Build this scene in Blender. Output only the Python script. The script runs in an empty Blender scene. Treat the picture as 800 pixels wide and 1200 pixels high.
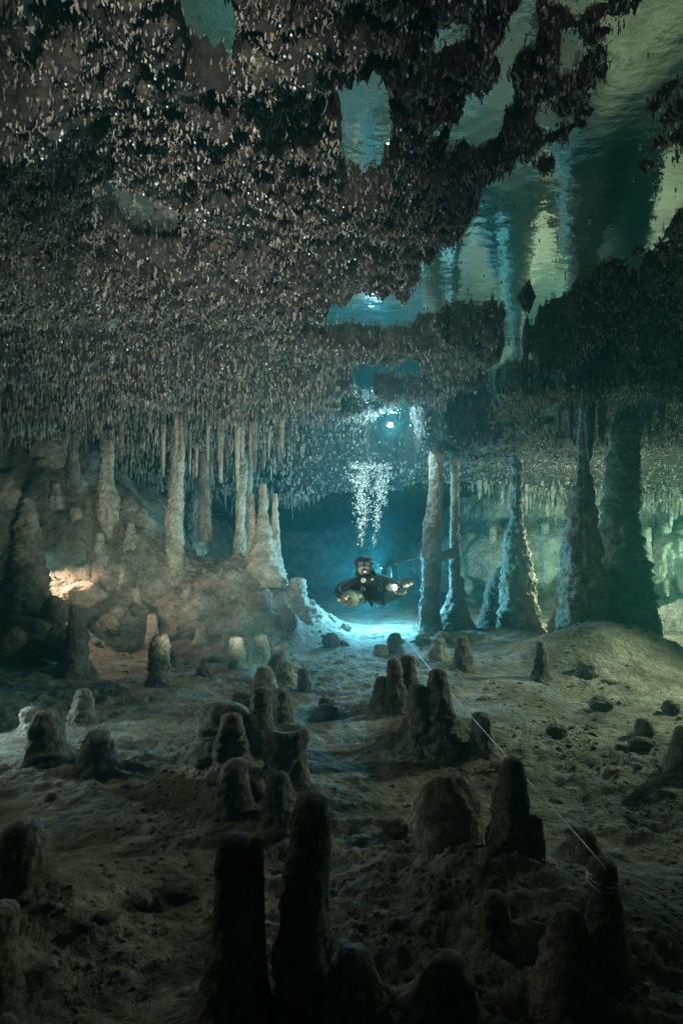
import bpy, bmesh, math, random
import numpy as np
from mathutils import Vector, Matrix

# ------------------------------------------------------------------ camera, world, lights, exposure
SC = bpy.context.scene
COL = SC.collection
CAM_Z = 1.2          # camera height above the silt floor
F, HZ, CX = 600.0, 655.0, 400.0   # focal length, horizon row and centre column in 800x1200 photo pixels

cam_d = bpy.data.cameras.new('camera')
cam = bpy.data.objects.new('camera', cam_d); COL.objects.link(cam)
cam.location = (0, 0, CAM_Z); cam.rotation_euler = (math.radians(90), 0, 0)
cam_d.sensor_fit = 'VERTICAL'; cam_d.sensor_height = 36; cam_d.sensor_width = 24
cam_d.lens = 36 * F / 1200; cam_d.shift_y = (HZ - 600) / 1200
cam_d.clip_start = 0.02; cam_d.clip_end = 200
SC.camera = cam

W = bpy.data.worlds.new('World'); SC.world = W; W.use_nodes = True
bg = W.node_tree.nodes['Background']
bg.inputs[0].default_value = (0.02, 0.05, 0.05, 1); bg.inputs[1].default_value = 0.05   # a flooded cave: no daylight reaches it

SC.view_settings.view_transform = 'Standard'; SC.view_settings.look = 'None'
SC.view_settings.gamma = 1; SC.view_settings.exposure = 0.06
cy = SC.cycles
cy.use_denoising = True
cy.max_bounces = 6; cy.diffuse_bounces = 3; cy.glossy_bounces = 3; cy.transmission_bounces = 4; cy.volume_bounces = 1
cy.caustics_reflective = False; cy.caustics_refractive = False
cy.sample_clamp_indirect = 3.0

def px(u, v, Y):
    """photo pixel + distance -> point"""
    return Vector(((u - CX) / F * Y, Y, CAM_Z + (HZ - v) / F * Y))

def lamp(name, kind, loc, power, col, target=None, size=0.06, angle=90, blend=0.6):
    d = bpy.data.lights.new(name, kind); d.energy = power; d.color = col
    d.shadow_soft_size = size
    o = bpy.data.objects.new(name, d); COL.objects.link(o); o.location = loc
    if kind == 'SPOT':
        d.spot_size = math.radians(angle); d.spot_blend = blend
        o.rotation_euler = (Vector(target) - Vector(loc)).to_track_quat('-Z', 'Y').to_euler()
    return o

# lamp behind the diver
BACK = px(440, 684, 8.4)
lamp('back_light', 'POINT', BACK, 430, (0.18, 0.68, 1.0), size=0.13)
lamp('back_light', 'SPOT', BACK + Vector((0, -0.1, 0)), 520, (0.18, 0.70, 1.0), (0.15, 0, 1.0), 0.1, 46, 0.9)
# photographer's video lights beside the camera, tilted up to the roof and to the left bank
lamp('video_light', 'SPOT', (-0.3, -0.7, 2.3), 1150, (0.96, 0.96, 0.82), (-0.95, 5.9, 2.6), 0.04, 46, 1.0)
lamp('video_light', 'SPOT', (0.8, -0.3, 2.1), 45, (1.0, 0.90, 0.80), (0.9, 2.6, 3.7), 0.04, 85, 0.9)
lamp('video_light', 'SPOT', (-1.0, 0.2, 1.75), 700, (0.92, 1.0, 0.80), (-2.35, 7.6, 1.35), 0.04, 30, 0.8)
lamp('fill_light', 'POINT', (0.1, -0.25, 1.55), 0.9, (1.0, 0.84, 0.70), size=0.04)  # added fill that lifts the dark foreground silt, no lamp of the scene
# lamp on the silt behind the central cluster, shining up
UPL = Vector((-0.70, 4.25, 0.20))
lamp('up_light', 'SPOT', UPL, 330, (0.95, 1.0, 0.82), (-1.5, 5.7, 3.2), 0.04, 128, 0.7)
# lamps outside the frame, left and right, over the silt
lamp('side_light', 'SPOT', (-3.4, 3.0, 1.9), 50, (0.92, 1.0, 0.74), (-0.3, 2.9, 0.0), 0.05, 80, 0.9)  # added unseen fill for the foreground silt
lamp('side_light', 'SPOT', (4.6, 4.6, 1.9), 500, (0.80, 1.0, 0.68), (1.5, 4.4, 0.0), 0.05, 75, 0.9)
lamp('side_light', 'SPOT', (-3.1, 3.5, 0.55), 110, (0.6, 0.95, 1.0), (-1.9, 3.25, 0.05), 0.03, 50, 0.6)
# lamps hidden behind the formations
HID_L = px(44, 650, 6.75)
lamp('hidden_light', 'SPOT', HID_L, 125, (1.0, 0.70, 0.54), px(160, 745, 6.4), 0.03, 115, 0.8)
HID_R = Vector((3.85, 8.2, 1.15))
lamp('hidden_light', 'POINT', HID_R, 260, (0.86, 1.0, 0.70), size=0.05)
HID_W = Vector((7.6, 9.4, 1.1))
lamp('hidden_light', 'POINT', HID_W, 300, (0.60, 1.0, 0.66), size=0.05)
TORCH = px(462, 688, 5.72)
lamp('torch_light', 'SPOT', TORCH + Vector((0, -0.07, 0)), 14, (0.75, 0.93, 1), TORCH + Vector((-0.3, -3, -0.5)), 0.03, 120, 0.9)
lamp('torch_light', 'POINT', TORCH + Vector((0.02, -0.14, 0.03)), 2.2, (0.75, 0.93, 1), size=0.03)
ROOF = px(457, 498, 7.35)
lamp('roof_glint_light', 'POINT', ROOF + Vector((0, -0.12, -0.06)), 90, (0.5, 0.88, 1), size=0.04)  # added glow where the back light mirrors in the roof water

# ------------------------------------------------------------------ numpy noise
_rng = np.random.RandomState(7)
_perm = _rng.permutation(256); _perm = np.concatenate([_perm, _perm, _perm])
_g = _rng.normal(size=(256, 3)); _g /= np.linalg.norm(_g, axis=1)[:, None]
def pn(x, y, z=0.0):
    x, y, z = np.broadcast_arrays(np.asarray(x, float), np.asarray(y, float), np.asarray(z, float))
    xi, yi, zi = np.floor(x).astype(int), np.floor(y).astype(int), np.floor(z).astype(int)
    xf, yf, zf = x - xi, y - yi, z - zi
    u, v, w = [t * t * t * (t * (t * 6 - 15) + 10) for t in (xf, yf, zf)]
    out = 0
    for i in (0, 1):
        for j in (0, 1):
            for k in (0, 1):
                h = _perm[_perm[_perm[(xi + i) & 255] + ((yi + j) & 255)] + ((zi + k) & 255)]
                g = _g[h]
                d = g[..., 0] * (xf - i) + g[..., 1] * (yf - j) + g[..., 2] * (zf - k)
                out = out + d * (u if i else 1 - u) * (v if j else 1 - v) * (w if k else 1 - w)
    return out * 1.5
def fbm(x, y, z=0.0, o=4, rough=0.5):
    a, s, t = 1.0, 0, 0
    f = 1.0
    for i in range(o):
        s = s + a * pn(x * f + 17.3 * i, y * f - 9.1 * i, np.asarray(z) * f + 5.7 * i); t += a
        a *= rough; f *= 2.03
    return s / t
def ss(a, b, x):
    t = np.clip((x - a) / (b - a), 0, 1); return t * t * (3 - 2 * t)

# ------------------------------------------------------------------ materials
def mat(name, cols, scale=3.0, rough=0.9, bump=0.5, bscale=30, dist=0.02, spec=0.25, extra=None):
    m = bpy.data.materials.new(name); m.use_nodes = True
    nt = m.node_tree; N = nt.nodes; L = nt.links
    p = N['Principled BSDF']; p.inputs['Roughness'].default_value = rough
    p.inputs['Specular IOR Level'].default_value = spec
    tc = N.new('ShaderNodeTexCoord')
    geo = N.new('ShaderNodeNewGeometry')
    n = N.new('ShaderNodeTexNoise'); n.inputs['Scale'].default_value = scale; n.inputs['Detail'].default_value = 8
    n.inputs['Roughness'].default_value = 0.68; n.inputs['Distortion'].default_value = 0.3
    L.new(geo.outputs['Position'], n.inputs['Vector'])
    r = N.new('ShaderNodeValToRGB'); e = r.color_ramp.elements
    e[0].position = 0.34; e[0].color = (*cols[0], 1); e[1].position = 0.66; e[1].color = (*cols[-1], 1)
    for i, c in enumerate(cols[1:-1]):
        x = e.new(0.34 + 0.32 * (i + 1) / (len(cols) - 1)); x.color = (*c, 1)
    L.new(n.outputs['Fac'], r.inputs['Fac']); L.new(r.outputs['Color'], p.inputs['Base Color'])
    nm = N.new('ShaderNodeTexNoise'); nm.inputs['Scale'].default_value = scale * 7; nm.inputs['Detail'].default_value = 6; nm.inputs['Roughness'].default_value = 0.7
    L.new(geo.outputs['Position'], nm.inputs['Vector'])
    mr = N.new('ShaderNodeMapRange'); mr.inputs['From Min'].default_value = 0.3; mr.inputs['From Max'].default_value = 0.7
    mr.inputs['To Min'].default_value = 0.55; mr.inputs['To Max'].default_value = 1.35
    L.new(nm.outputs['Fac'], mr.inputs['Value'])
    mx = N.new('ShaderNodeMix'); mx.data_type = 'RGBA'; mx.blend_type = 'MULTIPLY'; mx.inputs['Factor'].default_value = 0.85
    L.new(r.outputs['Color'], mx.inputs['A']); L.new(mr.outputs['Result'], mx.inputs['B']); L.new(mx.outputs['Result'], p.inputs['Base Color'])
    n2 = N.new('ShaderNodeTexNoise'); n2.inputs['Scale'].default_value = bscale; n2.inputs['Detail'].default_value = 7
    n2.inputs['Roughness'].default_value = 0.6
    L.new(geo.outputs['Position'], n2.inputs['Vector'])
    n3 = N.new('ShaderNodeTexNoise'); n3.inputs['Scale'].default_value = bscale * 0.35; n3.inputs['Detail'].default_value = 5; n3.inputs['Roughness'].default_value = 0.6
    n3.inputs['Distortion'].default_value = 0.6
    L.new(geo.outputs['Position'], n3.inputs['Vector'])
    ad = N.new('ShaderNodeMath'); ad.operation = 'MULTIPLY_ADD'; ad.inputs[1].default_value = 1.6
    L.new(n3.outputs['Fac'], ad.inputs[0]); L.new(n2.outputs['Fac'], ad.inputs[2])
    b = N.new('ShaderNodeBump'); b.inputs['Strength'].default_value = min(1, bump * 1.25); b.inputs['Distance'].default_value = dist * 1.8
    L.new(ad.outputs['Value'], b.inputs['Height']); L.new(b.outputs['Normal'], p.inputs['Normal'])
    return m
def plain(name, col, rough=0.5, metal=0.0, spec=0.5):
    m = mat(name, [tuple(c * 0.8 for c in col), col, tuple(min(1, c * 1.15) for c in col)], 25, rough, 0.15, 90, 0.003, spec)
    m.node_tree.nodes['Principled BSDF'].inputs['Metallic'].default_value = metal
    return m
def emit(name, col, s):
    m = bpy.data.materials.new(name); m.use_nodes = True
    p = m.node_tree.nodes['Principled BSDF']
    p.inputs['Base Color'].default_value = (0.8, 0.8, 0.8, 1)
    p.inputs['Emission Color'].default_value = (*col, 1); p.inputs['Emission Strength'].default_value = s
    return m

M = dict(
    silt=mat('silt', [(0.11, 0.092, 0.07), (0.23, 0.20, 0.155), (0.37, 0.33, 0.265)], 2.2, 0.95, 0.8, 26, 0.026, 0.15),
    roof=mat('roof_rock', [(0.010, 0.008, 0.007), (0.028, 0.023, 0.019), (0.085, 0.072, 0.060)], 9, 0.8, 0.8, 40, 0.02, 0.3),  # dark brown rock, deepened to put shade between the straws into its colour
    straw=mat('straw_calcite', [(0.04, 0.033, 0.027), (0.15, 0.13, 0.107), (0.44, 0.41, 0.35)], 14, 0.7, 0.5, 60, 0.01, 0.35),
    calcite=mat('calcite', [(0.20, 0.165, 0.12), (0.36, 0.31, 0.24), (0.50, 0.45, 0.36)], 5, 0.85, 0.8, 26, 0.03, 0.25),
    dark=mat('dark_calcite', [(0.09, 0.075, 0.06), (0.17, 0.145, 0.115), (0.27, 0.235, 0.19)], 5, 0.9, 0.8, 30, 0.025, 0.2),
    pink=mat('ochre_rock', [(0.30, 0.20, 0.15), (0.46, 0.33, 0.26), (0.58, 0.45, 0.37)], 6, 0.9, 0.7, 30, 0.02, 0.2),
    wall=mat('wall_flowstone', [(0.20, 0.18, 0.14), (0.34, 0.31, 0.25), (0.48, 0.45, 0.37)], 2.5, 0.85, 0.8, 14, 0.05, 0.25),
)
def rippled_water():
    m = bpy.data.materials.new('water_underside'); m.use_nodes = True
    nt = m.node_tree; N = nt.nodes; L = nt.links
    N.remove(N['Principled BSDF'])
    g = N.new('ShaderNodeBsdfGlossy'); g.inputs['Color'].default_value = (0.66, 0.78, 0.76, 1); g.inputs['Roughness'].default_value = 0.04
    geo = N.new('ShaderNodeNewGeometry')
    mp = N.new('ShaderNodeMapping'); mp.inputs['Scale'].default_value = (1.0, 1.6, 1.0)
    n = N.new('ShaderNodeTexNoise'); n.inputs['Scale'].default_value = 7; n.inputs['Detail'].default_value = 4
    b = N.new('ShaderNodeBump'); b.inputs['Strength'].default_value = 0.05; b.inputs['Distance'].default_value = 0.05
    L.new(geo.outputs['Position'], mp.inputs['Vector']); L.new(mp.outputs['Vector'], n.inputs['Vector'])
    L.new(n.outputs['Fac'], b.inputs['Height']); L.new(b.outputs['Normal'], g.inputs['Normal'])
    L.new(g.outputs['BSDF'], N['Material Output'].inputs['Surface'])
    return m
M['water'] = rippled_water()
def bubble_mat(col=(0.62, 0.78, 1.0, 1)):
    m = bpy.data.materials.new('gas_bubble'); m.use_nodes = True
    p = m.node_tree.nodes['Principled BSDF']
    p.inputs['Base Color'].default_value = col; p.inputs['Metallic'].default_value = 0.4
    p.inputs['Roughness'].default_value = 0.2
    return m
M['bubble'] = bubble_mat(); M['plume'] = bubble_mat((0.78, 0.93, 0.95, 1))

# ------------------------------------------------------------------ mesh helpers
def mesh_obj(name, verts, faces, m, parent=None, smooth=True):
    me = bpy.data.meshes.new(name)
    verts = np.asarray(verts, np.float32).reshape(-1, 3)
    me.vertices.add(len(verts)); me.vertices.foreach_set('co', verts.ravel())
    if isinstance(faces, np.ndarray):
        k = faces.shape[1]
        me.loops.add(faces.size); me.polygons.add(len(faces))
        me.loops.foreach_set('vertex_index', faces.astype(np.int32).ravel())
        me.polygons.foreach_set('loop_start', np.arange(0, faces.size, k, dtype=np.int32))
    else:
        me.clear_geometry(); me.from_pydata([tuple(map(float, v)) for v in verts], [], [tuple(map(int, f)) for f in faces])
    me.update(calc_edges=True); me.validate()
    if smooth: me.polygons.foreach_set('use_smooth', np.ones(len(me.polygons), bool))
    me.materials.append(m)
    o = bpy.data.objects.new(name, me); COL.objects.link(o)
    if parent is not None: o.parent = parent
    return o
def tag(o, label=None, cat=None, group=None, kind=None):
    if label: o['label'] = label
    if cat: o['category'] = cat
    if group: o['group'] = group
    if kind: o['kind'] = kind
    return o
def empty(name, loc):
    o = bpy.data.objects.new(name, None); COL.objects.link(o); o.location = loc; o.empty_display_size = 0.1
    return o
def grid_faces(nr, nc, wrap=False):
    r = np.arange(nr - 1)[:, None]; c = np.arange(nc if wrap else nc - 1)[None, :]
    a = r * nc + c; b = r * nc + (c + 1) % nc
    return np.stack([a, b, b + nc, a + nc], -1).reshape(-1, 4)
class Buf:
    """collects pieces of one part"""
    def __init__(s): s.v = []; s.f = []; s.n = 0
    def add(s, v, f):
        v = np.asarray(v, float).reshape(-1, 3)
        s.v.append(v); s.f += [tuple(int(i) + s.n for i in q) for q in f]; s.n += len(v)
    def build(s, name, m, parent=None, smooth=True):
        return mesh_obj(name, np.concatenate(s.v), s.f, m, parent, smooth)
def tube(pts, rad, seg=10, cap=True, flat=1.0):
    pts = [Vector(p) for p in pts]; n = len(pts)
    if not hasattr(rad, '__len__'): rad = [rad] * n
    V, Fc = [], []
    ref = None
    for i, p in enumerate(pts):
        t = (pts[min(i + 1, n - 1)] - pts[max(i - 1, 0)]).normalized()
        if ref is None: ref = Vector((0, 0, 1)) if abs(t.z) < 0.9 else Vector((1, 0, 0))
        a = (ref - t * ref.dot(t)).normalized(); b = t.cross(a); ref = a
        for k in range(seg):
            th = 2 * math.pi * k / seg
            V.append(p + a * (math.cos(th) * rad[i] * flat) + b * (math.sin(th) * rad[i]))
    for i in range(n - 1):
        for k in range(seg):
            Fc.append((i * seg + k, i * seg + (k + 1) % seg, (i + 1) * seg + (k + 1) % seg, (i + 1) * seg + k))
    if cap:
        Fc.append(tuple(range(seg))[::-1]); Fc.append(tuple((n - 1) * seg + k for k in range(seg)))
    return V, Fc
def lathe(c, axis, prof, seg=20):
    """prof: (distance along axis, radius) list"""
    axis = Vector(axis).normalized(); c = Vector(c)
    a = axis.orthogonal().normalized(); b = axis.cross(a)
    V, Fc = [], []
    for h, r in prof:
        for k in range(seg):
            th = 2 * math.pi * k / seg
            V.append(c + axis * h + (a * math.cos(th) + b * math.sin(th)) * r)
    for i in range(len(prof) - 1):
        for k in range(seg):
            Fc.append((i * seg + k, i * seg + (k + 1) % seg, (i + 1) * seg + (k + 1) % seg, (i + 1) * seg + k))
    Fc.append(tuple(range(seg))[::-1]); Fc.append(tuple((len(prof) - 1) * seg + k for k in range(seg)))
    return V, Fc
def ico(sub):
    bm = bmesh.new(); bmesh.ops.create_icosphere(bm, subdivisions=sub, radius=1)
    v = np.array([x.co[:] for x in bm.verts]); f = np.array([[q.index for q in p.verts] for p in bm.faces]); bm.free()
    return v, f
ICO = {i: ico(i) for i in (1, 2, 3, 4, 5)}

# ------------------------------------------------------------------ terrain functions
def flat(u, v): 
    Y = F * CAM_Z / (v - HZ); return (u - CX) / F * Y, Y
BUMPS = []
for u, v, h, rx, ry in [(460, 828, .10, .28, .28), (505, 862, .13, .26, .24), (300, 880, .13, .34, .5), (300, 930, .07, .22, .3),
                        (560, 1045, .10, .3, .22), (700, 1090, .10, .3, .25), (705, 778, .46, .9, .7),
                        (600, 752, .16, .9, .5), (535, 755, .10, .5, .5), (40, 775, .22, .7, .6), (55, 900, .05, .4, .3), 
                        (180, 745, .06, .5, .7), (10, 1100, .1, .3, .3)]:
    x, y = flat(u, v); BUMPS.append((x, y, h, rx, ry))
HX = [-12, -8, -5.2, -4.2, -3.4, -2.6, -1.9, -1.3, -0.85, -0.35, 0.1, 0.45]
HH = [4.6, 4.4, 3.6, 2.8, 2.0, 1.22, 1.15, 1.08, 0.72, 0.34, 0.06, 0.0]
TX = [-6, -4, -2.6, -1.3, -0.6, -0.2, 0.4]
TY = [5.6, 6.0, 6.3, 6.0, 6.3, 6.9, 7.5]
def floor_z(X, Y, detail=True):
    X = np.asarray(X, float); Y = np.asarray(Y, float)
    wob = 0.25 * fbm(X * 0.9, Y * 0.9, 3.1, 3)
    hm = np.interp(X + wob * 0.6, HX, HH); yt = np.interp(X, TX, TY) + wob
    yr = yt + np.interp(X, [-6, -3, -1.3, 0.4], [2.8, 2.0, 1.6, 1.2])
    rise = ss(0, 1, (Y - yt) / (yr - yt)) * 0.55 + np.clip((Y - yt) / (yr - yt), 0, 1) * 0.45
    fall = 1 - ss(0.35, 1.7, Y - yr) * ss(-3.6, -2.2, X)
    z = hm * rise * fall
    for bx, by, h, rx, ry in BUMPS:
        z = z + h * np.exp(-((X - bx) / rx) ** 2 - ((Y - by) / ry) ** 2)
    # the cave closes: floor climbs to the roof at the sides, far back and behind the camera
    w = np.where(Y > 0.9, Y + 1.5, 2.4 + (0.9 - Y))
    z = z + 4.4 * ss(1.0, 1.3, np.abs(X) / w) + 4.6 * ss(20, 25, Y) + 4.6 * ss(-3, -5.5, Y)
    z = z + 0.10 * fbm(X * 0.55, Y * 0.55, 1.0, 2)
    if detail:
        far = np.clip(1.4 - Y / 14, 0.35, 1)
        z = z + 0.028 * fbm(X * 1.7, Y * 1.7, 0.3, 3)
        wx, wy = X + 0.10 * fbm(X * 2.1, Y * 2.1, 71, 2), Y + 0.10 * fbm(X * 2.1, Y * 2.1, 73, 2)
        far = far * (0.35 + 0.65 * ss(-0.18, 0.22, fbm(X * 0.8, Y * 0.8, 87, 3)))
        r = 1 - np.abs(fbm(wx * 2.6 + 2, wy * 6.2, 4.4, 4, 0.6)) * 2.6
        z = z + 0.034 * far * np.clip(r, -0.4, 1)
        n = fbm(wx * 5.0, wy * 7.0, 8.8, 4, 0.62)
        z = z + 0.11 * np.clip(n - 0.14, 0, 0.4) * far - 0.05 * np.clip(-n - 0.2, 0, 0.4) * far
        z = z + 0.030 * far * fbm(X * 13, Y * 16, 2.2, 3, 0.62)
        bank = np.clip(hm * rise, 0, 1)
        z = z + np.clip(bank * 1.5, 0, 1) * 0.085 * fbm(X * 7, Y * 7, 26.6, 3, 0.65)
        z = z + bank * 0.34 * np.clip(fbm(X * 1.9, Y * 2.3, 6.6, 5, 0.62), -0.35, 0.6)
        z = z + np.clip(bank * 1.5, 0, 1) * 0.10 * (0.6 - np.abs(fbm(X * 3.1 + Y, Y * 4.0, 16.6, 4, 0.6)) * 2.4)
    return z

ROOFZ = 3.3
def onroof(u, v):
    Y = F * (ROOFZ - CAM_Z) / (HZ - v); return (u - CX) / F * Y, Y
POOLS = []
for u, v, ru, rv in [(250, 35, 38, 36), (172, 250, 34, 26), (440, 377, 80, 14), (545, 345, 66, 34), (625, 290, 80, 75), (600, 245, 40, 26), (765, 60, 50, 110), (745, 255, 50, 40),
                     (430, 160, 32, 48), (560, 150, 34, 26), (625, 378, 40, 20), (600, 428, 50, 16), (455, 442, 50, 9), (462, 494, 24, 13),
                     (545, 466, 28, 8), (425, 463, 26, 6), (680, 180, 30, 30), (600, 60, 26, 18), (690, 300, 30, 40), (690, 395, 26, 10)]:
    x, y = onroof(u, v); POOLS.append((x, y, ru / F * y, rv * y * y / (F * (ROOFZ - CAM_Z))))
def roof_z(X, Y, detail=True):
    X = np.asarray(X, float); Y = np.asarray(Y, float)
    w1 = fbm(X * 0.8, Y * 0.8, 11.0, 3)
    left = ss(0.6, -1.4, X + w1 * 0.5)
    right = ss(0.0, 0.9, X - 0.05 * Y)
    z = 3.215 + 0.12 * fbm(X * 0.7, Y * 0.7, 21.0, 3)
    z = z - left * np.interp(Y, [0, 4.1, 4.5, 5.2, 6.6, 7.6, 9, 12], [0.06, 0.04, -0.06, 0.02, 0.12, 0.16, 0.22, 0.3])
    z = z - left * 0.16 * ss(4.2, 5.5, Y) * fbm(X * 1.1, Y * 1.5, 25, 3, 0.6) * 2
    near = ss(4.4, 3.4, Y)
    z = z + right * near * 0.085
    # low dark ledges across the middle and the right
    z = z - 0.42 * np.exp(-((X - 3.1) / 1.2) ** 2 - ((Y - 5.0) / 0.75) ** 2)
    z = z - 0.08 * np.exp(-((X - 0.9) / 1.7) ** 2 - ((Y - 4.75 - 0.2 * w1) / 0.28) ** 2)
    z = z - 0.07 * np.exp(-((X - 1.6) / 1.7) ** 2 - ((Y - 6.2 - 0.3 * w1) / 0.45) ** 2)
    z = z - 0.14 * ss(8.6, 10, Y) - 0.35 * ss(11, 15, Y) - 0.3 * ss(2.5, 5, X) * ss(8.5, 11, Y)
    z = z - 0.46 * ss(6.4, 7.3, Y + 0.3 * w1) * ss(0.85, 1.2, X) * ss(12, 9, Y) - 0.38 * ss(7.7, 8.8, Y) * ss(1.3, 0.9, X) * ss(-1.6, -0.8, X) * ss(13, 10, Y)
    z = z - 0.30 * np.exp(-((X + 1.38) / 0.26) ** 2 - ((Y - 2.1) / 0.22) ** 2)     # thick dark boss, top left
    z = z - 0.16 * np.exp(-((X + 0.28) / 0.17) ** 2 - ((Y - 2.05) / 0.14) ** 2)
    pool = 0
    e = 0.8 * fbm(X * 3.2, Y * 3.2, 31, 5, 0.65)
    for bx, by, rx, ry in POOLS:
        d = np.sqrt(((X - bx) / rx) ** 2 + ((Y - by) / np.where(Y < by, ry + 0.06 * by, ry * 1.1)) ** 2)
        pool = np.maximum(pool, ss(1.15, 0.8, d + e))
    z = z * (1 - pool) + (ROOFZ + 0.12) * pool
    if detail:
        cell = np.abs(fbm(X * 5.5 + 0.6 * pn(X * 4, Y * 4, 3), Y * 5.5, 45, 2)) * 2.4
        z = z + (1 - pool * 0.7) * (0.11 * np.clip(cell - 0.35, -0.35, 0.8) + 0.06 * fbm(X * 3.0, Y * 3.0, 41, 4, 0.6) + 0.05 * fbm(X * 9, Y * 9, 51, 3, 0.6) + 0.03 * fbm(X * 21, Y * 21, 53, 2))
    return z

# ------------------------------------------------------------------ the setting
def sheet(name, fz, m, rows, cols, amax):
    Y = np.concatenate([np.linspace(-6, 0.7, 24), 0.9 * (27 / 0.9) ** np.linspace(0, 1, rows)])
    t = np.linspace(-1, 1, cols); a = amax * (0.55 * t + 0.45 * t ** 3)
    w = np.where(Y > 0.9, Y + 1.5, 2.4 + (0.9 - Y))
    X = a[None, :] * w[:, None]; YY = np.repeat(Y[:, None], cols, 1)
    Z = fz(X, YY)
    return tag(mesh_obj(name, np.stack([X, YY, Z], -1).reshape(-1, 3), grid_faces(len(Y), cols), m), kind='structure')
floor = sheet('cave_floor', floor_z, M['silt'], 430, 460, 1.4)
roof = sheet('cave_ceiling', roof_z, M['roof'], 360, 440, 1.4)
water = tag(mesh_obj('water_surface', [(-20, -5, ROOFZ), (20, -5, ROOFZ), (20, 26, ROOFZ), (-20, 26, ROOFZ)], [(0, 3, 2, 1)], M['water'], None, False), kind='structure')

# right back wall: flowstone bulge with fluted curtains over a dark recess
def back_wall():
    path = [(2.9, 16.0), (3.15, 13.6), (3.7, 12.3), (5.0, 11.9), (6.6, 11.6), (8.0, 11.0), (9.6, 9.8), (11, 8.6)]
    P = np.array(path); seg = np.r_[0, np.cumsum(np.hypot(*np.diff(P, axis=0).T))]
    s = np.linspace(0, seg[-1], 420); x = np.interp(s, seg, P[:, 0]); y = np.interp(s, seg, P[:, 1])
    for _ in range(40):
        x[1:-1] = (x[:-2] + 2 * x[1:-1] + x[2:]) / 4; y[1:-1] = (y[:-2] + 2 * y[1:-1] + y[2:]) / 4
    tx, ty = np.gradient(x), np.gradient(y); l = np.hypot(tx, ty); nx, ny = ty / l, -tx / l   # towards the camera side
    z = np.linspace(-0.5, 3.6, 170)
    S, Z = np.meshgrid(s, z)
    top = 1.95 + 0.25 * fbm(S * 0.5, 0 * S, 3, 2); bot = 0.55 + 0.7 * fbm(S * 0.8, 0 * S, 5, 3) + 0.25 * fbm(S * 3, 0 * S, 9, 2)
    bulge = 0.85 * ss(0.25, -0.45, Z - top) * ss(-0.1, 0.25, Z - bot) * (0.7 + 0.5 * fbm(S * 0.6, Z * 0.5, 4, 2))
    flute = (1 - np.abs(fbm(S * 2.6, Z * 0.35, 7, 3)) * 2.2) * 0.20 * ss(0.3, -0.6, Z - top)
    lump = 0.14 * fbm(S * 1.6, Z * 2.2, 13, 4, 0.6) + 0.05 * fbm(S * 6, Z * 4, 15, 3)
    D = bulge + flute + lump - 0.9 * ss(0.1, -0.5, Z - bot)
    V = np.stack([x[None] + nx[None] * D, y[None] + ny[None] * D, Z], -1)
    return tag(mesh_obj('cave_wall', V.reshape(-1, 3), grid_faces(len(z), len(s)), M['wall']), kind='structure'), (x, y, nx, ny, s)
wall, WP = back_wall()

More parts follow.
